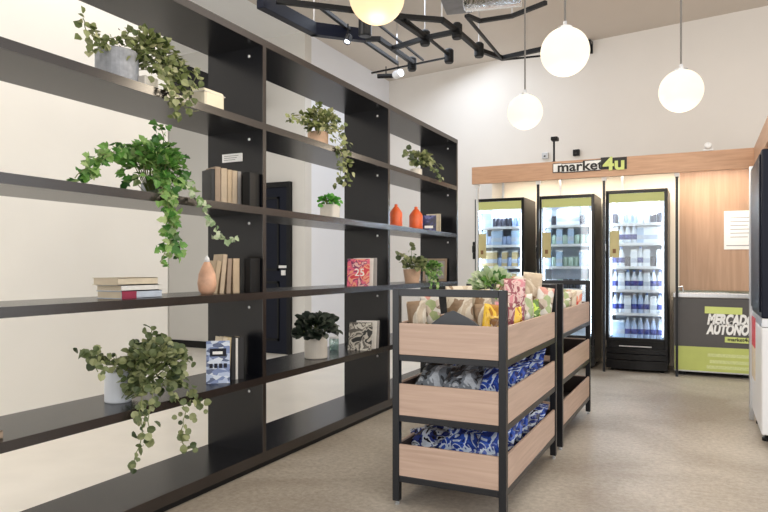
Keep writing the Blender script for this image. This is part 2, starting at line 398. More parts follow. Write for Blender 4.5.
# 1 grey planter, top-left compartment
pt = P(117, 60, X=-2.56); base = Vector((-2.56, pt.y, 2.06))
t = thing('potted_plant', 'grey concrete planter with variegated vine trailing right in the top left compartment', 'potted plant', base, group='plants on the shelving')
pot(t, 'round', .10, .185, M['concrete_pot'])
F = lambda *ps: [P(a_, b2, X=c) for a_, b2, c in ps]
vv = [F((117, 44, -2.55), (100, 38, -2.5), (86, 30, -2.47), (83, 18, -2.45)), F((117, 46, -2.55), (100, 46, -2.48), (88, 44, -2.45)),
      F((117, 44, -2.55), (130, 32, -2.5), (148, 30, -2.47)), F((125, 46, -2.55), (145, 45, -2.5), (160, 60, -2.44), (175, 82, -2.40)),
      F((125, 46, -2.5), (150, 38, -2.46), (168, 62, -2.4), (186, 78, -2.37)), F((130, 50, -2.5), (150, 60, -2.45), (165, 80, -2.36), (172, 95, -2.31), (186, 108, -2.29), (192, 112, -2.29)),
      F((160, 60, -2.42), (178, 62, -2.4), (196, 76, -2.38), (190, 90, -2.37)), F((165, 70, -2.4), (172, 98, -2.31), (176, 116, -2.30)),
      F((130, 50, -2.5), (155, 50, -2.44), (180, 80, -2.36), (190, 100, -2.31))]
plant(t, base, vv, LM['varieg'], 3, 'oval', .040, .017, .028, bush=(P(155, 56, X=-2.44), (.07, .16, .10), 150))
# 2 second row ivy
pt = P(152, 180, X=-2.58); base = Vector((-2.58, pt.y, 1.555))
t = thing('potted_plant', 'bright green ivy spilling over the second shelf in the left column', 'potted plant', base, group='plants on the shelving')
pot(t, 'round', .055, .08, M['concrete_pot'])
vv = [F((150, 165, -2.55), (130, 150, -2.48), (100, 155, -2.42), (75, 178, -2.38)), F((150, 165, -2.55), (120, 148, -2.45), (95, 165, -2.4), (85, 180, -2.38)),
      F((155, 160, -2.55), (165, 140, -2.5), (160, 125, -2.47)), F((155, 165, -2.5), (170, 145, -2.45), (180, 165, -2.4)),
      F((155, 165, -2.5), (160, 185, -2.38), (168, 200, -2.30), (172, 240, -2.28), (160, 262, -2.28)), F((155, 165, -2.5), (175, 190, -2.36), (172, 215, -2.29), (178, 258, -2.28)),
      F((150, 165, -2.5), (170, 192, -2.34), (166, 225, -2.29), (172, 250, -2.28)),
      F((155, 165, -2.5), (180, 175, -2.4), (195, 195, -2.31))]
plant(t, base, vv, LM['ivy'], 5, 'ivy', .045, .022, .026, bush=(P(155, 172, X=-2.47), (.11, .18, .15), 330))
mbx = MB()
rnd = random.Random(9)
for q0 in [(188, 185), (194, 192), (200, 200), (205, 208), (207, 216), (212, 222), (216, 230), (222, 236), (228, 240), (233, 238), (203, 204), (209, 220), (225, 240), (214, 238)]:
    p = P(q0[0], q0[1], X=-2.30)-base
    for k in range(3): leaf(mbx, p+rv(rnd, .008), rv(rnd)+Vector((0, .3, -.3)), Vector((.9, -.4, .4))+rv(rnd, .4), .035, .026, 'ivy')
mbx.build('pale_vine_tip', LM['pale'], t)['label'] = 'pale grey-green vine tip'
# 3 fourth row, white pot
pt = P(118, 400, X=-2.56); base = Vector((-2.56, P(118, 400, X=-2.56).y, .545))
t = thing('potted_plant', 'white pot with sprawling grey-green plant on the fourth shelf in the left column', 'potted plant', base, group='plants on the shelving')
pot(t, 'round', .062, .15, M['whitepot'])
vv = [F((122, 372, -2.55), (105, 358, -2.46), (80, 350, -2.4)), F((122, 370, -2.55), (110, 362, -2.45), (92, 362, -2.42), (98, 372, -2.40)),
      F((125, 370, -2.5), (145, 380, -2.4), (140, 410, -2.31), (142, 440, -2.28), (132, 465, -2.28)), F((125, 370, -2.5), (155, 385, -2.38), (148, 415, -2.30), (150, 438, -2.28)),
      F((130, 370, -2.5), (165, 365, -2.4), (185, 385, -2.34), (203, 408, -2.31)), F((160, 380, -2.4), (186, 410, -2.31), (180, 435, -2.28), (186, 450, -2.28)),
      F((130, 370, -2.5), (150, 340, -2.45), (152, 330, -2.42)), F((130, 370, -2.5), (170, 350, -2.42), (190, 362, -2.38))]
plant(t, base, vv, LM['olive'], 11, 'round', .038, .023, .026, bush=(P(155, 372, X=-2.42), (.11, .19, .17), 420))
# 4 top middle
pt = P(318, 125, X=-2.52); base = Vector((-2.52, pt.y, 2.06))
t = thing('potted_plant', 'yellow-green trailing plant in a small beige pot on the top shelf of the middle column', 'potted plant', base, group='plants on the shelving')
pot(t, 'round', .075, .12, M['terra'])
vv = [F((315, 122, -2.5), (300, 118, -2.46), (290, 118, -2.44)), F((318, 122, -2.5), (325, 112, -2.48), (315, 104, -2.46)), F((320, 122, -2.5), (335, 128, -2.42), (345, 140, -2.35), (346, 160, -2.30), (348, 182, -2.29)),
      F((320, 125, -2.5), (338, 140, -2.35), (347, 150, -2.31)), F((320, 122, -2.5), (332, 118, -2.42), (340, 125, -2.4)), F((338, 145, -2.33), (342, 165, -2.3), (338, 184, -2.29))]
plant(t, base, vv, LM['varieg'], 21, 'oval', .042, .022, .026, bush=(P(322, 124, X=-2.45), (.09, .17, .10), 230))
# 5 small grass pot
pt = P(330, 215, X=-2.5); base = Vector((-2.5, pt.y, 1.555))
t = thing('potted_plant', 'small fresh green plant in a square greige pot on the middle column second shelf', 'potted plant', base, group='plants on the shelving')
pot(t, 'square', .058, .11, M['creampot'])
plant(t, base, [], LM['grass'], 31, 'round', .03, .03, .02, bush=(base+Vector((0, 0, .125)), (.07, .09, .05), 150))
# 6 black leaf plant
pt = P(316, 345, X=-2.50); base = Vector((-2.50, pt.y, .545))
t = thing('potted_plant', 'cream round pot with dark near-black leaves on the fourth shelf of the middle column', 'potted plant', base, group='plants on the shelving')
pot(t, 'round', .082, .165, M['creampot'])
plant(t, base, [], LM['dark'], 41, 'round', .062, .03, .02, bush=(base+Vector((0, 0, .21)), (.13, .18, .085), 170))
# 7 right column top
pt = P(418, 165, X=-2.52); base = Vector((-2.50, P(416, 165, X=-2.5).y, 2.06))
t = thing('potted_plant', 'low leafy plant in a small white pot at the top of the right column', 'potted plant', base, group='plants on the shelving')
pot(t, 'round', .06, .09, M['creampot'])
vv = [F((416, 158, -2.5), (408, 152, -2.46), (405, 152, -2.46)), F((418, 158, -2.48), (430, 165, -2.38), (441, 178, -2.31)), F((418, 158, -2.48), (432, 160, -2.4), (440, 168, -2.33))]
plant(t, base, vv, LM['olive'], 51, 'round', .05, .035, .02, bush=(P(421, 160, X=-2.46), (.08, .17, .07), 110))
# 8 terracotta pot
base = Vector((-2.50, P(412, 270, X=-2.5).y, 1.05))
t = thing('potted_plant', 'pale terracotta pot with round green leaves on the third shelf of the right column', 'potted plant', base, group='plants on the shelving')
pot(t, 'taper', .085, .13, M['terra'])
vv = [F((410, 262, -2.5), (402, 255, -2.47), (398, 254, -2.47)), F((412, 262, -2.5), (411, 252, -2.5), (412, 246, -2.5))]
plant(t, base, vv, LM['olive'], 61, 'round', .05, .035, .02, bush=(base+Vector((.02, .02, .17)), (.10, .17, .06), 120))
# 9 bushy beside it
base = Vector((-2.46, P(431, 270, X=-2.46).y, 1.05))
t = thing('potted_plant', 'bushy light green plant in front of the dark picture frame in the right column', 'potted plant', base, group='plants on the shelving')
pot(t, 'round', .05, .05, M['creampot'])
vv = [F((432, 268, -2.44), (436, 280, -2.33), (437, 292, -2.31)), F((430, 268, -2.44), (430, 282, -2.33), (431, 293, -2.31))]
plant(t, base, vv, LM['ivy'], 71, 'round', .035, .03, .02, bush=(base+Vector((.02, 0, .12)), (.09, .13, .09), 150))
bpy.data.objects[t.name]['label'] = 'bushy light green plant in front of the dark picture frame in the right column'

# ------------------------------------------------------------ books & magazines
BC = {'tan': (.52, .41, .29), 'cream': (.66, .57, .43), 'brown': (.34, .25, .18), 'grey': (.34, .32, .31), 'black': (.02, .02, .022), 'maroon': (.30, .02, .06), 'blueg': (.50, .56, .66), 'sand': (.50, .38, .25), 'white': (.75, .73, .70), 'ochre': (.56, .45, .26), 'blue': (.04, .06, .28)}
for k, c in BC.items(): M['b_'+k] = mat(k+'_book_cloth', c, .6, var=.08, scale=25)
def along(x, y, w, a=-25): return x+w*sin(R(-a)), y+w*cos(R(a))
def book(loc, w, h, dp, mcol, label, group, rz=0, tilt=0, lay=False, title=None, name='book', cat='book'):
    """standing: w thickness along y, dp depth along -x from the spine, h height; spine looks towards +x"""
    t = thing(name, label, cat, loc, group=group, rot=Euler((tilt, 0, rz)))
    c = .003
    if lay:
        MB().box(-dp, 0, -h/2, h/2, 0, c).box(-dp, 0, -h/2, h/2, w-c, w).box(-c, 0, -h/2, h/2, 0, w).build('cover', mcol, t)
        MB().box(-dp+.004, -c, -h/2+.004, h/2-.004, c, w-c).build('pages', M['page'], t)
    else:
        MB().box(-dp, 0, 0, c, 0, h).box(-dp, 0, w-c, w, 0, h).box(-c, 0, 0, w, 0, h).build('cover', mcol, t)
        MB().box(-dp+.004, -c, c, w-c, .004, h-.004).build('pages', M['page'], t)
    return t
# row 2 left column books standing against the divider
bx_, y = -2.535, 2.915; G = 'upright books on the second shelf of the left column'
spec = [('black', .024, .21), ('brown', .036, .225), ('tan', .038, .220), ('sand', .030, .215), ('tan', .034, .212), ('grey', .024, .210)]
adj = ['thin black', 'dark brown tall', 'tan', 'sandy brown', 'light tan', 'narrow grey']
for i, (c, w, h) in enumerate(spec):
    book((bx_, y, 1.555), w, h, .125, M['b_'+c], f'{adj[i]} upright book on the second shelf, {ORD[i]} from the left of six', G, rz=R(-25)); bx_, y = along(bx_, y, w+.001)
tag(MB().box(-2.425, -2.37, y-.03, 3.155, 1.555, 1.755).build('file_box', M['matblack'], None, .004), 'plain black file box at the right end of the upper book row', 'box')
# row 3 left column
y = P(228, 290, X=-2.47).y; G = 'leaning books on the third shelf of the left column'
spec = [('sand', .030, .19, .16), ('tan', .028, .225, .10), ('brown', .028, .20, .05), ('sand', .042, .20, .0)]
adj = ['sand coloured leaning', 'tall tan leaning', 'brown leaning', 'thick sand coloured upright']
bx_, y = -2.50, 2.885
for i, (c, w, h, tl) in enumerate(spec):
    book((bx_, y, 1.05), w, h, .125, M['b_'+c], f'{adj[i]} book on the third shelf, {ORD[i]} right of the peach vase', G, tilt=-tl, rz=R(-25)); bx_, y = along(bx_, y, w+(.014 if tl else .001))
tag(MB().box(-2.405, -2.365, 3.06, 3.155, 1.05, 1.25).build('file_box', M['matblack'], None, .004), 'black file box beside the leaning books below the ivy', 'box')
base = Vector((-2.45, P(207, 290, X=-2.45).y, 1.05))
t = thing('vase', 'peach coloured tapering vase left of the leaning books', 'vase', base)
MB().lathe([(.03, 0), (.045, .02), (.052, .06), (.046, .11), (.030, .15), (.018, .175), (.012, .185), (.009, .186)], 20).build('body', mat('peach_glaze', (.66, .38, .25), .4, var=.25, scale=12), t, smooth=True)
MB().lathe([(.0165, .178), (.012, .200), (.0, .215)], 14).build('tip', M['white'], t, smooth=True)
# flat stack of three
p0 = P(131, 296, X=-2.55); G = 'flat stack of three books on the third shelf'
book((-2.44, p0.y-.03, 1.05), .036, .25, .17, M['b_blueg'], 'pale blue book with maroon corner at the bottom of the flat stack', G, lay=True)
tag(bpy.context.scene.objects[-1] if False else MB().box(-2.4395, -2.437, p0.y-.156, p0.y-.07, 1.0505, 1.0855).build('spine_label', M['b_maroon'], [o for o in C.objects if o.get('label', '').startswith('pale blue book')][0]), 'maroon spine label')
o = [o for o in C.objects if o.name == 'spine_label'][0]; o.location = -Vector((-2.44, p0.y-.03, 1.05))
book((-2.44, p0.y-.04, 1.0865), .028, .235, .17, M['b_white'], 'off-white book in the middle of the flat stack of three', G, lay=True)
book((-2.44, p0.y-.055, 1.115), .034, .245, .17, M['b_cream'], 'beige book lying on top of the flat stack of three', G, lay=True)
# far left red book
p0 = P(-2, 425, X=-2.5)
book((-2.40, 1.535, .545), .030, .11, .17, M['b_brown'], 'small brown book at the left edge on the fourth shelf', None, lay=True)

def magazine(loc, w, h, label, mcover, tilt=0, rz=0, art=None, group=None, th=.006):
    """face looks to -y/+x after rz; leaning back by tilt"""
    t = thing('magazine', label, 'magazine', loc, group=group, rot=Euler((tilt, 0, rz)))
    MB().box(0, w, 0, th, 0, h).build('cover', mcover, t)
    MB().box(.002, w-.001, th*.2, th*.8, .002, h+.0005).build('pages', M['paper'], t)
    if art: art(t)
    return t
# row 4 left: blue-grey magazine and books
yb = 2.83; G = 'books on the fourth shelf of the left column'
Mbl = multi('blue_photo_cover', [(.16, .22, .42), (.42, .5, .68), (.07, .1, .2), (.62, .68, .78)], 'voronoi', 26, .25, stretch=(1, 1, 2.2))
def art1(t):
    MB().box(.02, .11, -.002, 0, .150, .195).build('photo_panel', M['navy'], t)
    MB().box(.035, .09, -.004, -.002, .162, .178).build('title_block', M['paper'], t)
    for k in range(4): MB().box(.018+k*.026, .036+k*.026, -.003, 0, .085, .11).build('printed_block', M['navy'], t)
magazine((-2.50, 2.835, .545), .130, .238, 'blue-grey magazine leaning in front of the cream books on the fourth shelf', Mbl, tilt=-.16, rz=R(40), art=art1, group=None)
bx_, y = -2.485, 2.925
for i, (c, w, h, tl, a2) in enumerate([('cream', .030, .252, .10, 'thick cream'), ('ochre', .026, .248, .05, 'ochre cream'), ('black', .026, .246, .0, 'wide black'), ('white', .016, .24, .0, 'thin off-white'), ('black', .036, .245, .0, 'rightmost black')]):
    book((bx_, y, .545), w, h, .10, M['b_'+c], f'{a2} book on the fourth shelf, {ORD[i]} to the right of the blue-grey magazine', G, tilt=-tl, rz=R(-25)); bx_, y = along(bx_, y, w+(.010 if tl else .001))
# row 3 mid column: slim white book
p0 = P(268, 290, X=-2.45)
book((-2.45, 3.235, 1.05), .02, .235, .15, M['b_blueg'], 'slim pale book standing alone left of the dark door on the third shelf', None)
# red magazine row 3 mid
Mrd = multi('red_face_cover', [(.62, .04, .06), (.78, .35, .22), (.7, .12, .2), (.20, .03, .10), (.75, .45, .42)], 'noise', 16, .3)
def art2(t):
    text('title_text', '25', .085, M['paper'], t, (.10, -.001, .105), (R(90), 0, 0), .001)
G = 'magazines at the right end of the third shelf'
yy = 4.60
magazine((-2.515, yy-.13, 1.05), .18, .215, 'red and pink magazine with swirling cover in front of the pale magazines', Mrd, tilt=-.10, rz=R(14), art=art2, group=G)
magazine((-2.50, yy-.06, 1.05), .16, .220, 'white magazine standing directly behind the red one', M['b_white'], tilt=-.09, rz=R(14), group=G, th=.018)
magazine((-2.50, yy, 1.05), .165, .222, 'thin grey magazine at the back of the third shelf group', M['b_grey'], tilt=-.04, rz=R(14), group=G, th=.012)
# leaning magazine row 4 mid
Mbw = multi('black_white_photo_cover', [(.03, .03, .03), (.5, .47, .42), (.12, .11, .1), (.62, .6, .55)], 'noise', 14, .3)
G = 'leaning magazines at the right end of the fourth shelf'
magazine((-2.515, yy-.12, .545), .19, .225, 'black and white photo magazine leaning back beside the dark-leaved plant', Mbw, tilt=-.30, rz=R(14), group=G)
magazine((-2.52, yy+.01, .545), .17, .225, 'second leaning magazine, white edged, behind the black and white one', M['b_white'], tilt=-.24, rz=R(14), group=G, th=.014)
magazine((-2.52, yy+.06, .545), .17, .222, 'charcoal magazine nearest the divider on the fourth shelf', M['b_grey'], tilt=-.18, rz=R(14), group=G, th=.014)
# glass jar beside dark plant
base = Vector((-2.60, P(334, 340, X=-2.60).y, .545))
t = thing('glass_jar', 'small clear glass jar just right of the dark-leaved plant pot', 'jar', base)
MB().lathe([(.035, 0), (.038, .005), (.038, .085), (.034, .095), (.033, .094), (.035, .084), (.035, .008), (0, .007)], 20).build('body', M['jar'], t, smooth=True)
MB().lathe([(.036, .095), (.036, .11), (0, .111)], 20).build('lid', M['whitemetal'], t)
# label card on divider, row 2 left column
t = thing('shelf_label', 'small white printed card fixed to the divider above the upper books', 'label', (-2.575, 3.157, 1.865))
MB().box(-.075, .075, -.008, 0, -.025, .025).build('card', M['paper'], t)
for k in range(3): MB().box(-.06, .05-k*.012, -.009, -.008, .010-k*.012, .014-k*.012).build('printed_line', M['inkgrey'], t)
# white cube candles on top shelf
base = Vector((-2.47, P(146, 80, X=-2.47).y, 2.06))
t = thing('candle', 'small cream square candle under the vine beside the concrete planter', 'candle', base)
MB().box(-.04, .04, -.045, .045, 0, .075).build('wax_block', M['creampot'], t, .008); MB().tube([(0, 0, .074), (0, 0, .088)], .0015, 6).build('wick', M['ink'], t)
base = Vector((-2.46, P(208, 100, X=-2.46).y, 2.06))
t = thing('storage_tin', 'cream rounded tin at the right end of the top left compartment', 'tin', base)
MB().box(-.05, .05, -.085, .085, 0, .115).build('body', mat('cream_enamel', (.68, .62, .48), .4), t, .02); MB().box(-.052, .052, -.087, .087, .090, .096).build('lid_rim', M['creampot'], t, .003)
# orange bottles
for i, (px, h, lb) in enumerate([(396, .20, 'shorter orange-red ceramic bottle on the left of the pair'), (416, .215, 'taller orange-red ceramic bottle on the right of the pair')]):
    base = Vector((-2.49, P(px, 220, X=-2.49).y, 1.555))
    t = thing('ceramic_bottle', lb, 'bottle', base, group='orange bottles on the second shelf')
    r = .058 if i == 0 else .066
    MB().lathe([(r*.95, 0), (r, .006), (r, h*.66), (r*.86, h*.74), (r*.36, h*.94), (r*.24, h*.96), (r*.24, h), (r*.2, h)], 24).build('body', M['orange'], t, smooth=True)
    MB().lathe([(r*.26, h), (r*.26, h+.010), (0, h+.016)], 12).build('stopper', M['orange'], t)
# blue box + book right column row 2
Mbb = multi('dark_blue_cover', [(.012, .012, .05), (.02, .025, .12), (.10, .12, .34)], 'noise', 18, .3)
def art3(t):
    MB().box(.03, .115, -.002, 0, .035, .06).build('title_block', M['paper'], t)
magazine((-2.54, P(428, 225, X=-2.47).y, 1.555), .145, .165, 'dark blue small book with white title beside the orange bottles', Mbb, tilt=-.05, rz=R(16), art=art3, th=.03)
book((-2.46, P(439, 225, X=-2.46).y+.02, 1.555), .034, .20, .15, M['b_cream'], 'cream book upright right of the dark blue book', None)
# picture frame row 3 right col
yb = P(428, 278, X=-2.6).y+.30
t = thing('picture_frame', 'dark picture frame with grey print leaning behind the bushy plant in the right column', 'picture frame', (-2.72, 6.515, 1.05), rot=Euler((-.08, 0, 0)))
MB().box(0, .27, 0, .02, 0, .24).build('backing', M['matblack'], t)
MB().box(.025, .245, -.004, 0, .025, .215).build('print', M['b_grey'], t)
MB().box(0, .27, -.012, 0, 0, .022).box(0, .27, -.012, 0, .218, .24).box(0, .022, -.012, 0, .022, .218).box(.248, .27, -.012, 0, .022, .218).build('frame', M['b_brown'], t)

# ------------------------------------------------------------ kiosk
YK = 7.75
XP = [-2.53, -1.77, -1.015, -.252]
k = thing('kiosk_frame', 'oak kiosk surround with a deep header band framing the fridges at the back', 'kiosk', (0, 0, 0))
MB().box(-2.58, .53, YK, YK+.05, 2.23, 2.44).build('header_board', M['kioskwood'], k, .002)
MB().box(.48, .53, 4.3, YK, 2.23, 2.44).build('return_board', M['kioskwood'], k, .002)
MB().box(-2.58, .53, YK+.05, 8.62, 2.40, 2.44).build('canopy', M['kioskwood'], k, .002)
struct(MB().box(-2.58, -.25, 8.62, 8.66, 0, 2.40).build('wall_kiosk_cream', mat('cream_kiosk_panel', (.80, .72, .60), .6, var=.02)))
struct(MB().box(-.25, 1.4, 8.62, 8.66, 0, 2.40).build('wall_kiosk_oak', M['panelwood']))
MB().box(.53, 1.4, YK, 8.62, 2.23, 2.44).build('side_header', M['kioskwood'], k)
for i, x in enumerate(XP):
    pp = MB().box(x-.014, x+.014, YK+.052, YK+.08, 0, 2.2).build('post', M['bframe'] if i else M['silver'], k)
    MB().box(x-.026, x+.026, YK-.002+.05, YK+.10, 2.19, 2.235).build('joint_block', M['white'], pp, .004)
    if i < 3: MB().box(x-.012+.12, x+.012+.12, 8.55, 8.58, 0, 2.4).build('rear_post', M['silver'], k)
area('kiosk_led', (-.9, 8.25, 2.385), (0, 0, 0), 3.0, .05, 26, (1, .90, .76))
area('freezer_nook_led', (.15, 8.2, 2.385), (0, 0, 0), .6, .05, 5, (1, .88, .74))
# header sign
t = thing('shop_sign', 'white and lime lettered shop sign on the oak header above the fridges', 'sign', (P(589, 167, Y=YK).x, YK-.001, P(589, 166, Y=YK).z), rz=0)
w = .40
MB().box(-w, w, -.008, 0, -.070, .072).build('outline_backing', M['ink'], t, .0)
bo = t.children[0]
bo.data.clear_geometry()
bmx = MB()
# stepped backing that follows the word
segs = [(-.41, -.31, -.055, .055), (-.31, -.06, -.062, .048), (-.06, .13, -.06, .065), (.13, .24, -.05, .085), (.24, .41, -.06, .075)]
for x0, x1, z0, z1 in segs: bmx.box(x0, x1, -.010, 0, z0, z1)
me = bpy.data.meshes.new('outline_backing'); bmx.bm.to_mesh(me); bmx.bm.free(); me.materials.append(M['ink']); bo.data = me
wb = MB()
for x0, x1, z0, z1 in segs[:3]: wb.box(x0+.008, x1+.002, -.014, -.010, z0+.008, z1-.008)
wb.build('white_backing', M['paper'], t)
def letters(name, s, x, size, mt, off=.0, sx=1.0): return text(name, s, size, mt, t, (x, -.018, .0), (R(90), 0, 0), .004, offset=off, sx=sx)
letters('sign_letters', 'market', -.10, .155, M['ink'], .003, 1.15)
letters('sign_letters', '4u', .275, .205, M['yellowstrip'], .006, 1.15)
# ------------------------------------------------------------ fridges
def can_proto(c, lab):
    t = thing('drink_can', 'x', 'can'); 
    MB().lathe([(.026, 0), (.033, .008), (.033, .112), (.027, .122), (.026, .120), (0, .119)], 14).build('body', mat('can_'+lab, c, .3, metal=.3), t, smooth=True)
    return t
def bottle_proto(c, cap, lab):
    t = thing('drink_bottle', 'x', 'bottle')
    MB().lathe([(.030, 0), (.036, .008), (.036, .13), (.028, .165), (.014, .20), (.013, .225), (0, .226)], 14).build('body', mat('bottle_'+lab, c, .25), t, smooth=True)
    MB().lathe([(.0365, .05), (.0365, .11)], 14).build('wrapper', M['b_white'] if sum(c) < 1.2 else M['b_blue'], t, smooth=True)
    MB().lathe([(.016, .215), (.016, .235), (0, .236)], 12).build('cap', mat('cap_'+lab, cap, .4), t)
    return t
def carton_proto(c, lab):
    t = thing('drink_carton', 'x', 'carton')
    MB().box(-.036, .036, -.034, .034, 0, .185).build('body', mat('carton_'+lab, c, .4), t, .003)
    MB().box(-.0365, .0365, -.035, .0, .05, .10).build('printed_band', M['b_blueg'], t)
    MB().box(-.034, .034, -.006, .006, .185, .205).build('top_seam', M['white'], t)
    return t
PR = [can_proto((.78, .82, .88), 'white'), can_proto((.35, .45, .68), 'blue'), can_proto((.45, .58, .50), 'green'), can_proto((.06, .06, .08), 'black'),
      bottle_proto((.74, .80, .88), (.1, .2, .5), 'clear'), bottle_proto((.45, .55, .75), (.6, .6, .6), 'blue'), bottle_proto((.04, .03, .03), (.5, .05, .05), 'cola'),
      carton_proto((.8, .84, .88), 'white'), carton_proto((.60, .48, .26), 'amber'), carton_proto((.42, .56, .74), 'sky')]
PN = ['white can', 'blue can', 'green can', 'black can', 'clear bottle', 'blue bottle', 'dark cola bottle', 'white carton', 'amber carton', 'sky blue carton']
used = set()
def put(kind, loc, label, group):
    o = PR[kind]
    if kind in used: o = copy_tree(PR[kind])
    used.add(kind)
    o.location = loc; o['label'] = label; o['group'] = group
    return o
FR = [(-2.60, -1.97, 'left'), (-1.79, -1.14, 'middle'), (-1.01, -.35, 'right')]
YF = 7.93
rnd = random.Random(77)
for fi, (x0, x1, nm) in enumerate(FR):
    W = x1-x0; D = .62; hh = 2.06 if fi < 2 else 2.085
    lab = {'left': 'black upright drinks fridge nearest the bookshelf, leftmost of three', 'middle': 'black glass-door drinks fridge standing between the other two', 'right': 'black upright drinks fridge next to the low chest freezer'}[nm]
    f = thing('drinks_fridge', lab, 'fridge', (x0, YF, 0), group=None)
    B = .36
    MB().box(0, .035, .05, D, .06, hh).box(W-.035, W, .05, D, .06, hh).box(.035, W-.035, .05, D, hh-.05, hh).box(.035, W-.035, .05, D, .06, B).box(.035, W-.035, D-.03, D, B, hh-.05).build('cabinet', M['black'], f, .004)
    MB().box(.036, W-.036, D-.036, D-.031, B+.001, hh-.051).box(.0355, .042, .06, D-.036, B+.001, hh-.051).box(W-.042, W-.0355, .06, D-.036, B+.001, hh-.051).box(.042, W-.042, .06, D-.036, B+.001, B+.008).build('liner', M['liner'], f)
    for s_ in (.047, W-.057): MB().box(s_, s_+.010, .062, .072, B+.05, hh-.20).build('light_strip', M['led'], f)
    MB().box(.06, W-.06, .10, .13, hh-.06, hh-.0515).build('light_strip', M['led'], f)
    # door
    d = MB().box(0, .034, 0, .045, B-.01, hh).box(W-.034, W, 0, .045, B-.01, hh).box(.034, W-.034, 0, .045, hh-.036, hh).box(.034, W-.034, 0, .045, B-.01, B+.026).build('door', M['black'], f, .004)
    MB().box(.034, W-.034, .018, .024, B+.026, hh-.036).build('glass_pane', M['glass'], d)
    MB().box(.036, W-.036, .010, .017, hh-.140, hh-.040).build('header_strip', M['limebox'], d)
    st_ = MB().box(.042, .145, .012, .017, 1.31, 1.62).build('sticker', M['ochre'], d)
    MB().box(.075, .11, .010, .012, 1.36, 1.41).build('sticker_emblem', M['brown'], st_)
    hx = -.035 if fi == 0 else -.045
    MB().box(-.03, -.002, .0, .045, 1.30, 1.52).build('handle', M['black'], d, .006)
    lk = MB().box(-.030, .004, -.028, -.001, 1.38, 1.47).build('lock', M['white'] if fi == 2 else M['black'], d, .010)
    if fi == 1: MB().lathe([(.012, 0), (.012, .006), (0, .007)], 12, Matrix.Translation((-.014, -.028, 1.45)) @ Matrix.Rotation(R(90), 4, 'X')).build('lock_button', M['white'], lk)
    # base with bowed grille
    pts = [(W*i/10, -.035*math.sin(pi*i/10)) for i in range(11)]
    g_ = MB(); 
    for z0, z1, e_ in ((.03, .13, 0), (.14, .20, .006), (.21, .27, .01)):
        lo = [g_.bm.verts.new((x, yv-e_+.02, z0)) for x, yv in pts]; hi = [g_.bm.verts.new((x, yv-e_+.02, z1)) for x, yv in pts]
        lb_ = [g_.bm.verts.new((x, .06, z0)) for x, yv in pts]; hb_ = [g_.bm.verts.new((x, .06, z1)) for x, yv in pts]
        for i in range(10):
            g_.bm.faces.new((lo[i], lo[i+1], hi[i+1], hi[i])); g_.bm.faces.new((hi[i], hi[i+1], hb_[i+1], hb_[i])); g_.bm.faces.new((lo[i], lb_[i], lb_[i+1], lo[i+1]))
        g_.bm.faces.new((lo[0], hi[0], hb_[0], lb_[0])); g_.bm.faces.new((lo[-1], lb_[-1], hb_[-1], hi[-1]))
    g_.build('base_grille', M['black'], f)
    MB().box(W*.22, W*.75, .002, .012, .285, .297).build('trim_bar', M['silver'], f)
    for lx in (.06, W-.06):
        for ly in (.1, D-.08): MB().lathe([(.022, 0), (.022, .012), (.012, .014), (.012, .07)], 12, Matrix.Translation((lx, ly, 0))).build('foot', M['matblack'], f)
    l_ = bpy.data.lights.new('fridge_light', 'POINT'); l_.energy = 11; l_.color = (.84, .92, 1); l_.shadow_soft_size = .05
    lo_ = bpy.data.objects.new('fridge_light', l_); C.objects.link(lo_); lo_.parent = f; lo_.location = (W/2, .12, hh-.16)
    # wire shelves and their drinks
    levels = [B+.010, .66, .93, 1.20, 1.47, 1.70]
    for li, z in enumerate(levels):
        if li:
            sh = MB().box(.043, W-.043, .10, D-.04, z-.008, z).box(.043, W-.043, .085, .10, z-.022, z+.010).build('wire_shelf', M['whitemetal'], f)
        n = 8
        for j in range(n):
            if fi == 2: kd = [[5, 5, 9, 1, 5], [4, 4, 7, 4, 5], [4, 7, 4, 6, 4], [4, 4, 7, 7, 3], [4, 7, 7, 9, 4], [0, 1, 0, 3, 0]][li][rnd.randrange(5)]
            elif fi == 1: kd = [[0, 1, 7], [7, 3, 7], [0, 2, 3], [2, 9, 9], [2, 2, 9], [7, 3, 7]][li][rnd.randrange(3)]
            else: kd = [[0, 1, 7], [7, 3, 7], [8, 8, 7], [8, 1, 8], [9, 1, 9], [1, 9, 3]][li][rnd.randrange(3)]
            if fi < 2 and li == 0: continue
            xx = x0+.088+(W-.176)*j/(n-1)
            put(kd, (xx, YF+.15+rnd.uniform(0, .015), z+.0005), f'{PN[kd]}, {nm} fridge, {ORD[li]} level from the bottom, {ORD[j]} from the left', f'drinks in the {nm} fridge')
    # second row behind in the right fridge for depth
for i, o in enumerate(PR):          # kinds that ended up on no shelf
    if i not in used:
        for c_ in list(o.children): bpy.data.objects.remove(c_)
        bpy.data.objects.remove(o)
# ------------------------------------------------------------ chest freezer
f = thing('chest_freezer', 'charcoal and lime chest freezer with bold white lettering beside the right fridge', 'freezer', (-.29, YF, 0))
W = .79
MB().box(0, W, 0, .64, .05, .86).build('cabinet', M['freezer_grey'], f, .008)
MB().box(.012, W-.012, -.004, 0, .06, .325).build('lime_panel', M['lime'], f)
MB().box(.012, W-.012, -.006, 0, .048, .062).build('bottom_trim', M['silver'], f)
MB().box(-.005, W+.005, -.012, .65, .86, .915).build('lid_frame', M['silver'], f, .01)
MB().box(.02, W-.02, .02, .62, .915, .925).build('glass_lid', M['jar'], f)
MB().tube([(.03, .02, .925), (.05, .02, .975), (.09, .03, .985), (.10, .03, .925)], .008, 8).build('lid_handle', M['silver'], f)
MB().box(.05, .12, .1, .5, 0, .05).box(W-.12, W-.05, .1, .5, 0, .05).build('feet', M['matblack'], f)
TR = lambda z, s=0: Matrix.Translation((0, 0, z)) @ Matrix.Rotation(R(s), 4, 'Y')
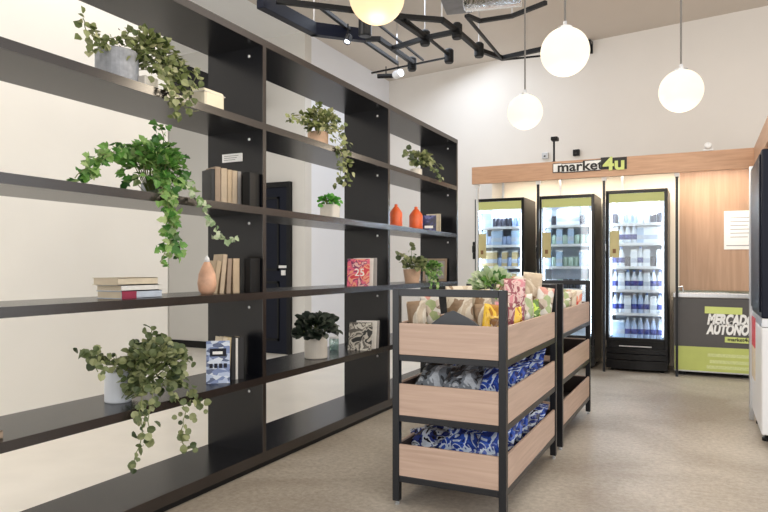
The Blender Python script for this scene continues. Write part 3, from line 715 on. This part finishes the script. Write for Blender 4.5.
s1 = MB().box(.30, .66, -.006, -.001, .70, .775, Matrix.Rotation(R(1), 4, 'Y')).build('yellow_strip', M['yellowstrip'], f)
text('bold_lettering', 'MERCADO', .150, M['paper'], f, (.335, -.003, .625), (R(90), R(0), 0), .002, shear=.25, offset=.009, ax='LEFT', sx=.62)
text('bold_lettering', 'AUTÔNOMO', .150, M['paper'], f, (.335, -.003, .52), (R(90), R(0), 0), .002, shear=.25, offset=.009, ax='LEFT', sx=.60)
s2 = MB().box(.50, .775, -.006, -.001, .395, .455, Matrix.Rotation(R(1), 4, 'Y')).build('yellow_strip', M['yellowstrip'], f)
text('strip_text', 'market4u', .055, M['ink'], f, (.64, -.008, .418), (R(90), 0, 0), .001, offset=.001, sx=1.0)
for z_, x_ in ((.24, .34), (.17, .36), (.11, .33)):
    MB().box(x_, .76, -.0055, -.004, z_-.018, z_+.018).build('faint_printed_line', M['limefaint'], f)
# paper notice on the oak panel
pc = P(740, 230, Y=8.61)
t = thing('wall_notice', 'white printed notice on the oak panel above the freezer', 'notice', (pc.x, 8.618, pc.z))
MB().box(-.165, .165, -.006, 0, -.225, .225).build('sheet', M['paper'], t)
ln = MB()
for i in range(6): ln.box(-.10, .12-(i % 3)*.02, -.0075, -.006, .14-i*.045, .148-i*.045)
ln.box(-.14, .15, -.0075, -.006, -.185, -.175)
ln.build('printed_lines', M['inkgrey'], t)
# cctv pole on the kiosk roof, wall boxes, spotlight
p0 = P(554, 160, Y=YK+.1)
t = thing('security_camera', 'black camera on a thin pole rising above the kiosk header', 'camera', (p0.x, YK+.1, 2.44))
zt = P(554, 141, Y=YK+.1).z-2.44
MB().tube([(0, 0, 0), (0, 0, zt)], .012, 8).build('pole', M['matblack'], t)
MB().box(-.03, .05, -.05, .05, zt, zt+.045).build('camera_head', M['matblack'], t, .008)
MB().lathe([(.04, 0), (.04, .01), (.015, .02)], 14).build('base_flange', M['matblack'], t)
def onwall(px, py):   # on the skewed back wall
    r = ray(px, py); n = Vector((nr.x, nr.y, 0)); a3 = Vector((a.x, a.y, 0))
    return Vector((0, 0, CAMH))+r*((a3-Vector((0, 0, CAMH))).dot(n)/r.dot(n))
ang = math.atan2(dr.y, dr.x)
for px, py, lb, m_ in ((546, 156, 'small grey socket box on the back wall left of the camera pole', 'silver'), (577, 153, 'small black sensor box on the back wall right of the camera pole', 'matblack')):
    p = onwall(px, py); t = thing('wall_box', lb, 'wall box', p, rz=ang)
    MB().box(-.045, .045, -.05, 0, -.045, .045).build('housing', M[m_], t, .006); MB().box(-.012, .012, -.06, -.05, -.02, .0).build('socket', M['ink'], t)
p0 = P(708, 150, Y=YK-.03)
t = thing('spot_lamp', 'little white spotlight clipped on top of the oak header at right', 'lamp', (p0.x, YK+.02, 2.44))
MB().box(-.05, .05, -.03, .03, 0, .02).build('bracket', M['white'], t, .004)
MB().lathe([(.02, -.05), (.032, -.045), (.036, .03), (.03, .04), (0, .04)], 16, Matrix.Translation((0, -.02, .045)) @ Matrix.Rotation(R(70), 4, 'X')).build('head', M['white'], t, smooth=True)

# ------------------------------------------------------------ right hand unit
t = thing('cooler_cabinet', 'tall cabinet at the right edge, navy above and white below with a red label', 'cabinet', (.35, 0, 0))
y0, y1 = 4.95, 5.86
MB().box(0, .62, y0, y1, .09, .80).build('lower_body', M['whitemetal'], t, .01)
MB().box(0, .62, y0, y1, .80, .86).build('middle_rail', M['silver'], t, .004)
MB().box(.0, .62, y0, y1-.02, .86, 1.98).build('upper_body', M['navy'], t, .01)
MB().box(-.020, .014, y1-.02, y1+.02, .0, 1.99).build('corner_post', M['silver'], t, .004)
MB().box(-.012, -.0005, y0+.03, y1-.10, .90, 1.95).build('side_panel', M['navy'], t, .004)
MB().box(-.004, 0, y1-.36, y1-.04, .60, .82).build('red_label', M['red'], t)
MB().box(-.004, 0, y1-.36, y1-.04, .36, .595).build('beige_label', M['b_cream'], t)
for yy in (y0+.25, y1-.12): MB().lathe([(.03, 0), (.03, .02), (.014, .03), (.014, .095)], 12, Matrix.Translation((.05, yy, 0))).build('foot', M['matblack'], t)

# ------------------------------------------------------------ trolleys
def trolley(y0, y1, label):
    x0, x1 = -1.408, -.822
    t = thing('display_trolley', label, 'trolley', (x0, y0, 0), group='display trolleys')
    W, D, Hh, p = x1-x0, y1-y0, 1.09, .036
    for (x, y) in ((0, 0), (W-p, 0), (0, D-p), (W-p, D-p)):
        l = MB().box(x, x+p, y, y+p, .02, Hh).build('post', M['bframe'], t, .002)
        MB().lathe([(.013, 0), (.013, .008), (.006, .010), (.006, .02)], 10, Matrix.Translation((x+p/2, y+p/2, 0))).build('glide', M['silver'], l)
    for y in (0, D-p): MB().box(p, W-p, y, y+p, Hh-p, Hh).build('top_rail', M['bframe'], t, .002)
    for z in (.76, .455, .15):
        for y in (0, D-p): MB().box(p, W-p, y+.002, y+p-.002, z-.032, z-.001).build('cross_rail', M['bframe'], t, .002)
        for x in (0.004, W-p): MB().box(x, x+p-.004, p, D-p, z-.032, z-.001).build('side_rail', M['bframe'], t, .002)
        tr = MB().box(p, W-p, .004, .018, z, z+.158).box(p, W-p, D-.018, D-.004, z, z+.158).box(.006, .020, p, D-p, z, z+.158).box(W-.020, W-.006, p, D-p, z, z+.158).box(.020, W-.020, .018, D-.018, z, z+.01).build('tray', M['traywood'], t, .0015)
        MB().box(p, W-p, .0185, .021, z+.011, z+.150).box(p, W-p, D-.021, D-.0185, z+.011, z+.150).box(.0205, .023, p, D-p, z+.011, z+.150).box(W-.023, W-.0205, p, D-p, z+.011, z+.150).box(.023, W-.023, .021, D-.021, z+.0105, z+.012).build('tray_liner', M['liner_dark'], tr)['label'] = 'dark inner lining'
    return t
T1 = trolley(2.97, 4.15, 'nearer black framed trolley with three oak trays full of snacks and blue packs')
T2 = trolley(4.33, 5.53, 'farther black framed trolley behind the first, with nearly empty lower trays')

# ---- packs
def bagmesh(w, h, th, seed, crinkle=.006):
    """a sealed pillow bag standing on its bottom seam: width x, height z"""
    mb = MB(); rnd = random.Random(seed); nx, nz = 10, 12; fr, bk = [], []
    ph = [rnd.uniform(0, 6) for _ in range(4)]
    for side, store in ((-1, fr), (1, bk)):
        for j in range(nz+1):
            row = []
            for i in range(nx+1):
                u, v = i/nx, j/nz
                e = (math.sin(pi*u)**.5)*(math.sin(pi*min(1, max(0, (v-.06)/.88)))**.6 if .06 < v < .94 else 0)
                wv = crinkle*(math.sin(9*u+ph[0]+5*v)+math.sin(13*v+ph[1]-6*u)+.6*math.sin(23*u+ph[2]))
                x = (u-.5)*w*(1-.05*math.sin(pi*v)); yv = side*(th/2*e+wv*e)+.0006*side
                row.append(mb.bm.verts.new((x, yv, v*h)))
            store.append(row)
    for g in (fr, bk):
        for j in range(nz):
            for i in range(nx): mb.bm.faces.new((g[j][i], g[j][i+1], g[j+1][i+1], g[j+1][i]))
    for j in range(nz):
        for i in (0, nx): mb.bm.faces.new((fr[j][i], fr[j+1][i], bk[j+1][i], bk[j][i]))
    for i in range(nx):
        for j in (0, nz): mb.bm.faces.new((fr[j][i], fr[j][i+1], bk[j][i+1], bk[j][i]))
    return mb
PK = {
 'kraft': ('beige kraft snack bag', multi('kraft_bag', [(.30, .20, .12), (.70, .62, .50), (.55, .45, .33), (.74, .68, .58)], 'noise', 6, .5, bump=.3)),
 'yellow': ('yellow snack bag', multi('yellow_bag', [(.80, .48, .03), (.86, .56, .06), (.45, .2, .02), (.85, .6, .2)], 'noise', 9, .25, bump=.3)),
 'amber': ('amber brown snack bag', multi('amber_bag', [(.60, .30, .05), (.78, .5, .1), (.22, .1, .03), (.80, .66, .45)], 'noise', 13, .25, bump=.3)),
 'pink': ('dusty pink snack bag', multi('pink_bag', [(.62, .25, .28), (.70, .48, .45), (.30, .08, .10), (.7, .6, .5)], 'noise', 16, .3, bump=.3)),
 'lime': ('lime green snack bag', multi('lime_bag', [(.42, .60, .04), (.55, .72, .08), (.10, .2, .02), (.6, .7, .3)], 'noise', 14, .3, bump=.3)),
 'red': ('red and white snack bag', multi('red_bag', [(.60, .05, .03), (.75, .3, .2), (.75, .68, .6), (.5, .05, .03)], 'noise', 9, .3, bump=.3)),
 'multi': ('brown and cream patterned snack bag', multi('patterned_bag', [(.22, .15, .10), (.60, .50, .40), (.35, .42, .2), (.62, .3, .25), (.7, .66, .6)], 'voronoi', 26, .35, bump=.3)),
 'grey': ('clear grey wrapped pack', multi('grey_wrap', [(.06, .065, .075), (.26, .29, .33), (.62, .66, .72), (.12, .13, .15)], 'noise', 7, .18, bump=.6, coat=.5)),
 'blue': ('royal blue wrapped pack', multi('blue_wrap', [(.015, .03, .16), (.03, .09, .46), (.55, .64, .80), (.02, .05, .28), (.03, .09, .42), (.75, .80, .88)], 'noise', 9, .2, bump=.5, coat=.5)),
 'navy': ('navy and white pack', multi('navy_wrap', [(.012, .014, .04), (.03, .05, .22), (.62, .68, .78), (.008, .008, .015), (.45, .5, .6)], 'noise', 10, .2, bump=.5, coat=.5)),
}
protos = {}
def pack(kind, size, loc, rot, where, group, seed):
    key = (kind, size, seed % 3)
    w, h, th = size
    if key not in protos:
        o = bagmesh(w, h, th, seed+hash(kind[0]) % 1).build(PK[kind][0].replace(' ', '_').split('_', 9)[-2]+'_'+PK[kind][0].split()[-1] if False else ('snack_bag' if 'bag' in PK[kind][0] else 'wrapped_pack'), PK[kind][1], smooth=True)
        protos[key] = o
    else:
        o = protos[key].copy(); C.objects.link(o)
    o.location = loc; o.rotation_euler = rot
    tag(o, f'{PK[kind][0]} {where}'.replace(' ,', ','), 'snack bag' if 'bag' in PK[kind][0] else 'pack', group)
    return o
rnd = random.Random(4)
# trolley 1 top tray: placed one by one  (kind, px of centre, py of bottom, depth y, size, tilt)
top = [
 ('kraft', -1.325, 3.13, (.10, .25, .05), .10, 20, 'at the front left corner of the top tray'),
 ('multi', -1.29, 3.28, (.11, .28, .05), .08, -5, 'just behind the front left corner bag'),
 ('kraft', -1.20, 3.42, (.15, .32, .06), .05, 8, 'standing tall behind the grey card'),
 ('kraft', -1.08, 3.52, (.13, .30, .06), .1, -12, 'behind the right part of the grey card'),
 ('multi', -1.31, 3.85, (.14, .30, .05), .0, 10, 'near the back left corner of the top tray'),
 ('kraft', -1.03, 3.30, (.085, .23, .05), .06, 0, 'small one left of the yellow bag at the front'),
 ('yellow', -.985, 3.20, (.09, .235, .05), -.08, 10, 'upright beside the right end of the grey card'),
 ('amber', -.905, 3.12, (.095, .185, .05), .16, -8, 'leaning in the front right corner of the top tray'),
 ('pink', -.945, 3.33, (.11, .24, .05), .05, 8, 'behind the amber bag in the top tray'),
 ('yellow', -.885, 3.40, (.11, .21, .05), .0, 60, 'along the right side behind the front post'),
 ('pink', -.94, 3.56, (.12, .36, .06), .0, 22, 'standing highest in the middle of the right side'),
 ('multi', -.89, 3.66, (.12, .27, .05), .0, 62, 'with busy print, right side of the top tray'),
 ('red', -.95, 3.76, (.10, .37, .05), .0, 10, 'tall, behind the highest pink bag'),
 ('lime', -.885, 3.83, (.11, .23, .05), .0, 55, 'near the rear right post of the top tray'),
 ('pink', -1.02, 3.90, (.12, .34, .05), .0, 5, 'in the middle of the rear half of the top tray'),
 ('multi', -.89, 4.0, (.12, .30, .05), .0, 45, 'at the rear right corner of the top tray'),
 ('kraft', -.99, 4.06, (.12, .39, .06), .0, 8, 'tallest, against the rear board of the top tray'),
 ('multi', -1.15, 4.04, (.13, .31, .06), .0, 0, 'against the rear board, left of the tallest bag'),
]
for i, (kd, x, y, sz, tl, rz, wh) in enumerate(top):
    pack(kd, sz, (x, y, .772+.004), (tl, R(rnd.uniform(-9, 9)), R(rz)), wh, 'snack bags in the top tray of the near trolley', i)
# grey folded card
t = thing('display_card', 'dark grey folded card peaked across the front of the top tray', 'card', (-1.13, 3.13, .865), rot=Euler((0, 0, 0)))
MB().prism([(-.19, 0), (.18, 0), (.07, .075), (-.02, .115), (-.06, .10)], .06, Matrix.Rotation(R(-12), 4, 'X')).build('card_face', mat('slate_card', (.06, .065, .075), .6), t, .002)
MB().box(-.17, .17, .06, .08, -.095, .0).build('card_stand', M['matblack'], t)
# plant standing in the top tray
base = Vector((-1.10, 3.95, .77))
base = Vector((-1.12, 3.72, .77))
t = thing('potted_plant', 'small spiky grey-green plant in the top tray of the near trolley', 'potted plant', base)
pot(t, 'round', .045, .26, M['creampot'])
plant(t, base, [], LM['ivy'], 91, 'oval', .055, .03, .02, bush=(base+Vector((0, 0, .31)), (.10, .10, .07), 60))
mbx = MB(); rr2 = random.Random(5)
for i in range(90):
    u = rv(rr2).normalized(); u.z = abs(u.z)
    leaf(mbx, Vector((0, 0, .31))+Vector((u.x*.10, u.y*.1, u.z*.09)), u, Vector((.5, -.5, .7))+rv(rr2, .5), .05, .03, 'oval')
mbx.build('pale_leaves', LM['pale'], t)['label'] = 'pale grey-green leaves'
# piles of wrapped packs in the lower trays
def pile(x0, x1, y0, y1, z, nx, ny, kinds, where, group, seed, lay=1, sz=(.15, .20, .055)):
    rnd = random.Random(seed)
    for lv in range(lay):
        for j in range(ny):
            for i in range(nx):
                kd = kinds[min(len(kinds)-1, int(len(kinds)*(i+.5*rnd.random())/nx))] if isinstance(kinds, list) else kinds(i, j, rnd)
                x = x0+(x1-x0)*(i+.5)/nx+rnd.uniform(-.01, .01); y = y0+(y1-y0)*(j+.5)/ny+rnd.uniform(-.01, .01)
                s_ = sz
                wh = f', {where}, '+('lower' if lv == 0 else 'upper')+f' layer, {ORD[j]} row from front, {ORD[i]} from left'
                o = pack(kd, s_, (x, y-.05, z+.045+lv*.055), (R(-62+rnd.uniform(-12, 12)), R(rnd.uniform(-14, 14)), R(rnd.uniform(-30, 30) if i < nx-1 else rnd.uniform(-6, 6))), wh, group, rnd.randrange(3))
pile(-1.35, -.895, 3.10, 4.08, .465, 4, 6, lambda i, j, r: 'grey' if (i < 3 and j < 3) else r.choice(['blue', 'blue', 'navy', 'blue']), 'middle tray', 'wrapped packs in the middle tray', 10, 2)
pile(-1.35, -.895, 3.10, 4.08, .16, 4, 6, lambda i, j, r: r.choice(['blue', 'navy', 'blue', 'navy']), 'bottom tray', 'wrapped packs in the bottom tray', 20, 2)
# trolley 2
t2 = [('red', -1.25, 4.6, 10), ('multi', -1.05, 4.7, 0), ('red', -.93, 4.62, 50), ('multi', -.92, 4.85, 30), ('kraft', -.92, 5.05, 20), ('red', -.91, 5.25, 35), ('amber', -1.1, 5.1, 5), ('multi', -1.0, 5.35, 10), ('kraft', -1.25, 5.3, 0), ('pink', -1.2, 4.9, 12)]
wh2 = ['at the left front of the far trolley top tray', 'in the front middle of the far trolley top tray', 'near the front right post of the far trolley', 'right side of far trolley, behind the first red bag', 'midway along the right side of the far trolley top tray', 'on the right side towards the back of the far trolley', 'in the centre of the far trolley top tray', 'at the back of the far trolley top tray', 'at the back left of the far trolley top tray', 'on the left side of the far trolley top tray']
for i, (kd, x, y, rz) in enumerate(t2):
    pack(kd, (.13, .25, .05), (x, y, .772), (.08, 0, R(rz)), wh2[i], 'snack bags in the top tray of the far trolley', i)
for i, (kd, x, y) in enumerate([('grey', -.98, 4.50), ('grey', -1.15, 4.55)]):
    pack(kd, (.15, .20, .04), (x, y-.05, .19), (R(-75), 0, R(20)), 'lying at the front '+('right' if i == 0 else 'left')+' of the far trolley bottom tray', None, i)

# ------------------------------------------------------------ globe lamps
gl = [(377, -4, 3.5, 28, 'amber glowing globe pendant cut by the top edge', 'globe_warm'), (565, 52, 4.06, 24, 'large glowing globe pendant, highest of the three white ones', 'globe'),
      (525, 112, 5.57, 17.5, 'smallest glowing globe pendant, hanging lowest', 'globe'), (681, 91, 4.64, 21, 'glowing globe pendant farthest to the right', 'globe')]
for px, py, d, r_, lb, mm in gl:
    p = P(px, py, d=d)
    t = thing('globe_pendant', lb, 'pendant lamp', p, group='globe pendants')
    MB().lathe([(.0005 if i in (0, 20) else .15*math.sin(pi*i/20), -.15*math.cos(pi*i/20)) for i in range(21)], 32).build('globe', M[mm], t, smooth=True)
    MB().lathe([(.05, .140), (.045, .155), (.012, .165), (.012, .19)], 16).build('fitter', M['silver'], t)
    MB().tube([(0, 0, .18), (0, 0, H-p.z-.02)], .007, 8).build('rod', M['rod'], t)
    MB().lathe([(.06, H-p.z-.03), (.06, H-p.z)], 20).build('canopy', M['white'], t)
    l_ = bpy.data.lights.new('globe_light', 'POINT'); l_.energy = 14; l_.color = (1, .85, .65); l_.shadow_soft_size = .15
    lo_ = bpy.data.objects.new('globe_light', l_); C.objects.link(lo_); lo_.parent = t; lo_.location = (0, 0, -.32)

# ------------------------------------------------------------ ceiling tracks
ZC = 3.9
def TZ(pts, z=ZC): return [P(a_, b2, Z=z) for a_, b2 in pts]
t = thing('ceiling_track', 'black angular steel lighting track frame hung below the ceiling', 'light track', (0, 0, 0))
def bar(pts, r, z=ZC, nm='track_bar'):
    q = TZ(pts, z)
    for p_, q_ in zip(q, q[1:]):
        d_ = (q_-p_).normalized()*r*.4
        MB().tube([p_-d_, q_+d_], r*.8, 4).build(nm, M['matblack'], t)
bar([(278, 1), (352, 10), (405, 17), (442, 20), (457, 31), (479, 50), (502, 58), (542, 49)], .045)
bar([(318, 5), (362, 39), (397, 63)], .035, ZC+.02)
bar([(362, 39), (379, 39), (412, 62)], .045)
bar([(396, 17), (425, 37)], .055); bar([(401, 16), (449, 55)], .025, ZC+.01); bar([(379, 25), (423, 60)], .02, ZC+.05)
bar([(394, 48), (425, 38), (459, 31)], .045, ZC-.02); bar([(372, 73), (450, 57)], .018, ZC-.03)
bar([(466, 16), (502, 59)], .025, ZC-.02); bar([(502, 60), (540, 56)], .018); bar([(468, 16), (480, 21), (512, 16), (545, 3)], .035, ZC-.03)
hang = MB()
for px, py in ((302, 4), (442, 20), (397, 60), (425, 37), (479, 50), (362, 39), (512, 16)):
    p = P(px, py, Z=ZC); hang.tube([p, (p.x, p.y, H)], .006, 6)
hang.build('hanger_rods', M['silver'], t)
for px, py in ((457, 31), (479, 50), (412, 64), (449, 56), (425, 38)):
    p = P(px, py, Z=ZC); MB().lathe([(.05, -.09), (.06, -.07), (.06, .07), (.04, .09)], 14, Matrix.Translation(p)).build('joint_hub', M['matblack'], t)
# deep trough section on the left
t = thing('ceiling_trough', 'broad dark blue-black channel bending below the ceiling left of the amber globe', 'channel', (0, 0, 0))
top_ = TZ([(262, 5), (314, 32), (362, 38)], 3.85)
mb = MB()
for p_, q_ in zip(top_, top_[1:]):
    d_ = (q_-p_).normalized(); s_ = Vector((-d_.y, d_.x, 0))*.045; p_ = p_-d_*.03; q_ = q_+d_*.03
    a_ = [mb.bm.verts.new(v+Vector((0, 0, z))) for z in (-.04, .10) for v in (p_-s_, p_+s_, q_+s_, q_-s_)]
    for fc in ((0, 1, 2, 3), (4, 5, 6, 7), (0, 1, 5, 4), (1, 2, 6, 5), (2, 3, 7, 6), (3, 0, 4, 7)): mb.bm.faces.new([a_[i] for i in fc])
mb.build('channel_body', M['navy'], t, .004)
mb = MB()
for p_ in top_: mb.tube([p_+Vector((0, 0, .09)), (p_.x, p_.y, H)], .006, 6)
mb.build('hanger_rods', M['silver'], t)
# spots
def spot(px, py, z, lb, m_, rot, lens=None, L_=.16, r=.045):
    p = P(px, py, Z=z); t = thing('spot_lamp', lb, 'lamp', p, group='spotlights on the ceiling track')
    Mx = Euler(rot).to_matrix().to_4x4()
    MB().lathe([(r*.8, -L_/2), (r, -L_/2+.01), (r, L_/2), (r*.85, L_/2), (r*.8, L_/2-.02), (0, L_/2-.02)], 18, Mx).build('housing', M[m_], t, smooth=False)
    if lens: MB().lathe([(r*.78, L_/2-.018), (r*.78, L_/2-.012), (0, L_/2-.010)], 16, Mx).build('lens', M[lens], t)
    MB().tube([(0, 0, 0), (0, 0, (ZC-z+.03) if px < 500 else H-z)], .008, 6).build('bracket', M['matblack'], t)
spot(398, 74, 3.80, 'white cylindrical spotlight under the lower corner of the track', 'white', (R(90), 0, R(60)), 'spot', .14, .055)
spot(348, 39, 3.76, 'small lit spotlight below the end of the dark channel', 'bframe', (R(150), 0, 0), 'spot', .10, .04)
spot(365, 28, 3.72, 'grey drum spotlight beside the amber globe', 'bframe', (0, 0, 0), None, .18, .07)
spot(386, 76, 3.80, 'slim black tube spotlight at the left of the lower track corner', 'matblack', (R(90), 0, R(110)), None, .24, .03)
p = onwall(591, 47); t = thing('wall_bracket', 'small dark bracket fixed high on the back wall right of the large globe', 'bracket', p, rz=ang)
MB().box(-.03, .03, -.12, 0, .02, .07).box(-.03, .03, -.03, 0, -.10, .07).build('bracket_arm', M['bframe'], t, .004); MB().box(-.022, .022, -.12, -.08, -.08, .02).build('lamp_head', M['bframe'], t, .004)
# silver duct
t = thing('ventilation_duct', 'crinkled silver ventilation duct in a grey bracket at the top edge', 'duct', (0, 0, 0))
p0, p1 = P(464, -3, Z=3.8), P(522, -9, Z=3.8)
pts = [p0.lerp(p1, i/30) for i in range(31)]
mb = MB(); rings = []
dd = (p1-p0).normalized(); uu = Vector((-dd.y, dd.x, 0)); 
for i, p_ in enumerate(pts):
    r_ = .17+(.012 if i % 2 else 0); rings.append([mb.bm.verts.new(p_+uu*cos(2*pi*k_/20)*r_+Vector((0, 0, 1))*sin(2*pi*k_/20)*r_*.75) for k_ in range(20)])
for a_, b2 in zip(rings, rings[1:]):
    for k_ in range(20): mb.bm.faces.new((a_[k_], a_[(k_+1) % 20], b2[(k_+1) % 20], b2[k_]))
mb.bm.faces.new(rings[0]); mb.bm.faces.new(rings[-1]); mb.build('flexible_tube', M['chrome'], t, smooth=True)
q0 = P(455, 6, Z=3.45)
MB().box(-.13, .13, -.26, .26, -.06, .10, Matrix.Translation(p0-dd*.08) @ Matrix.Rotation(math.atan2(dd.y, dd.x), 4, 'Z')).build('bracket_box', mat('galvanised_steel', (.22, .22, .23), .45, metal=.6, var=.2, scale=8), t, .01)
mb = MB()
for p_ in (p0, p1): mb.tube([(p_.x, p_.y, 3.85), (p_.x, p_.y, H)], .008, 6)
mb.build('hanger_rods', M['silver'], t)
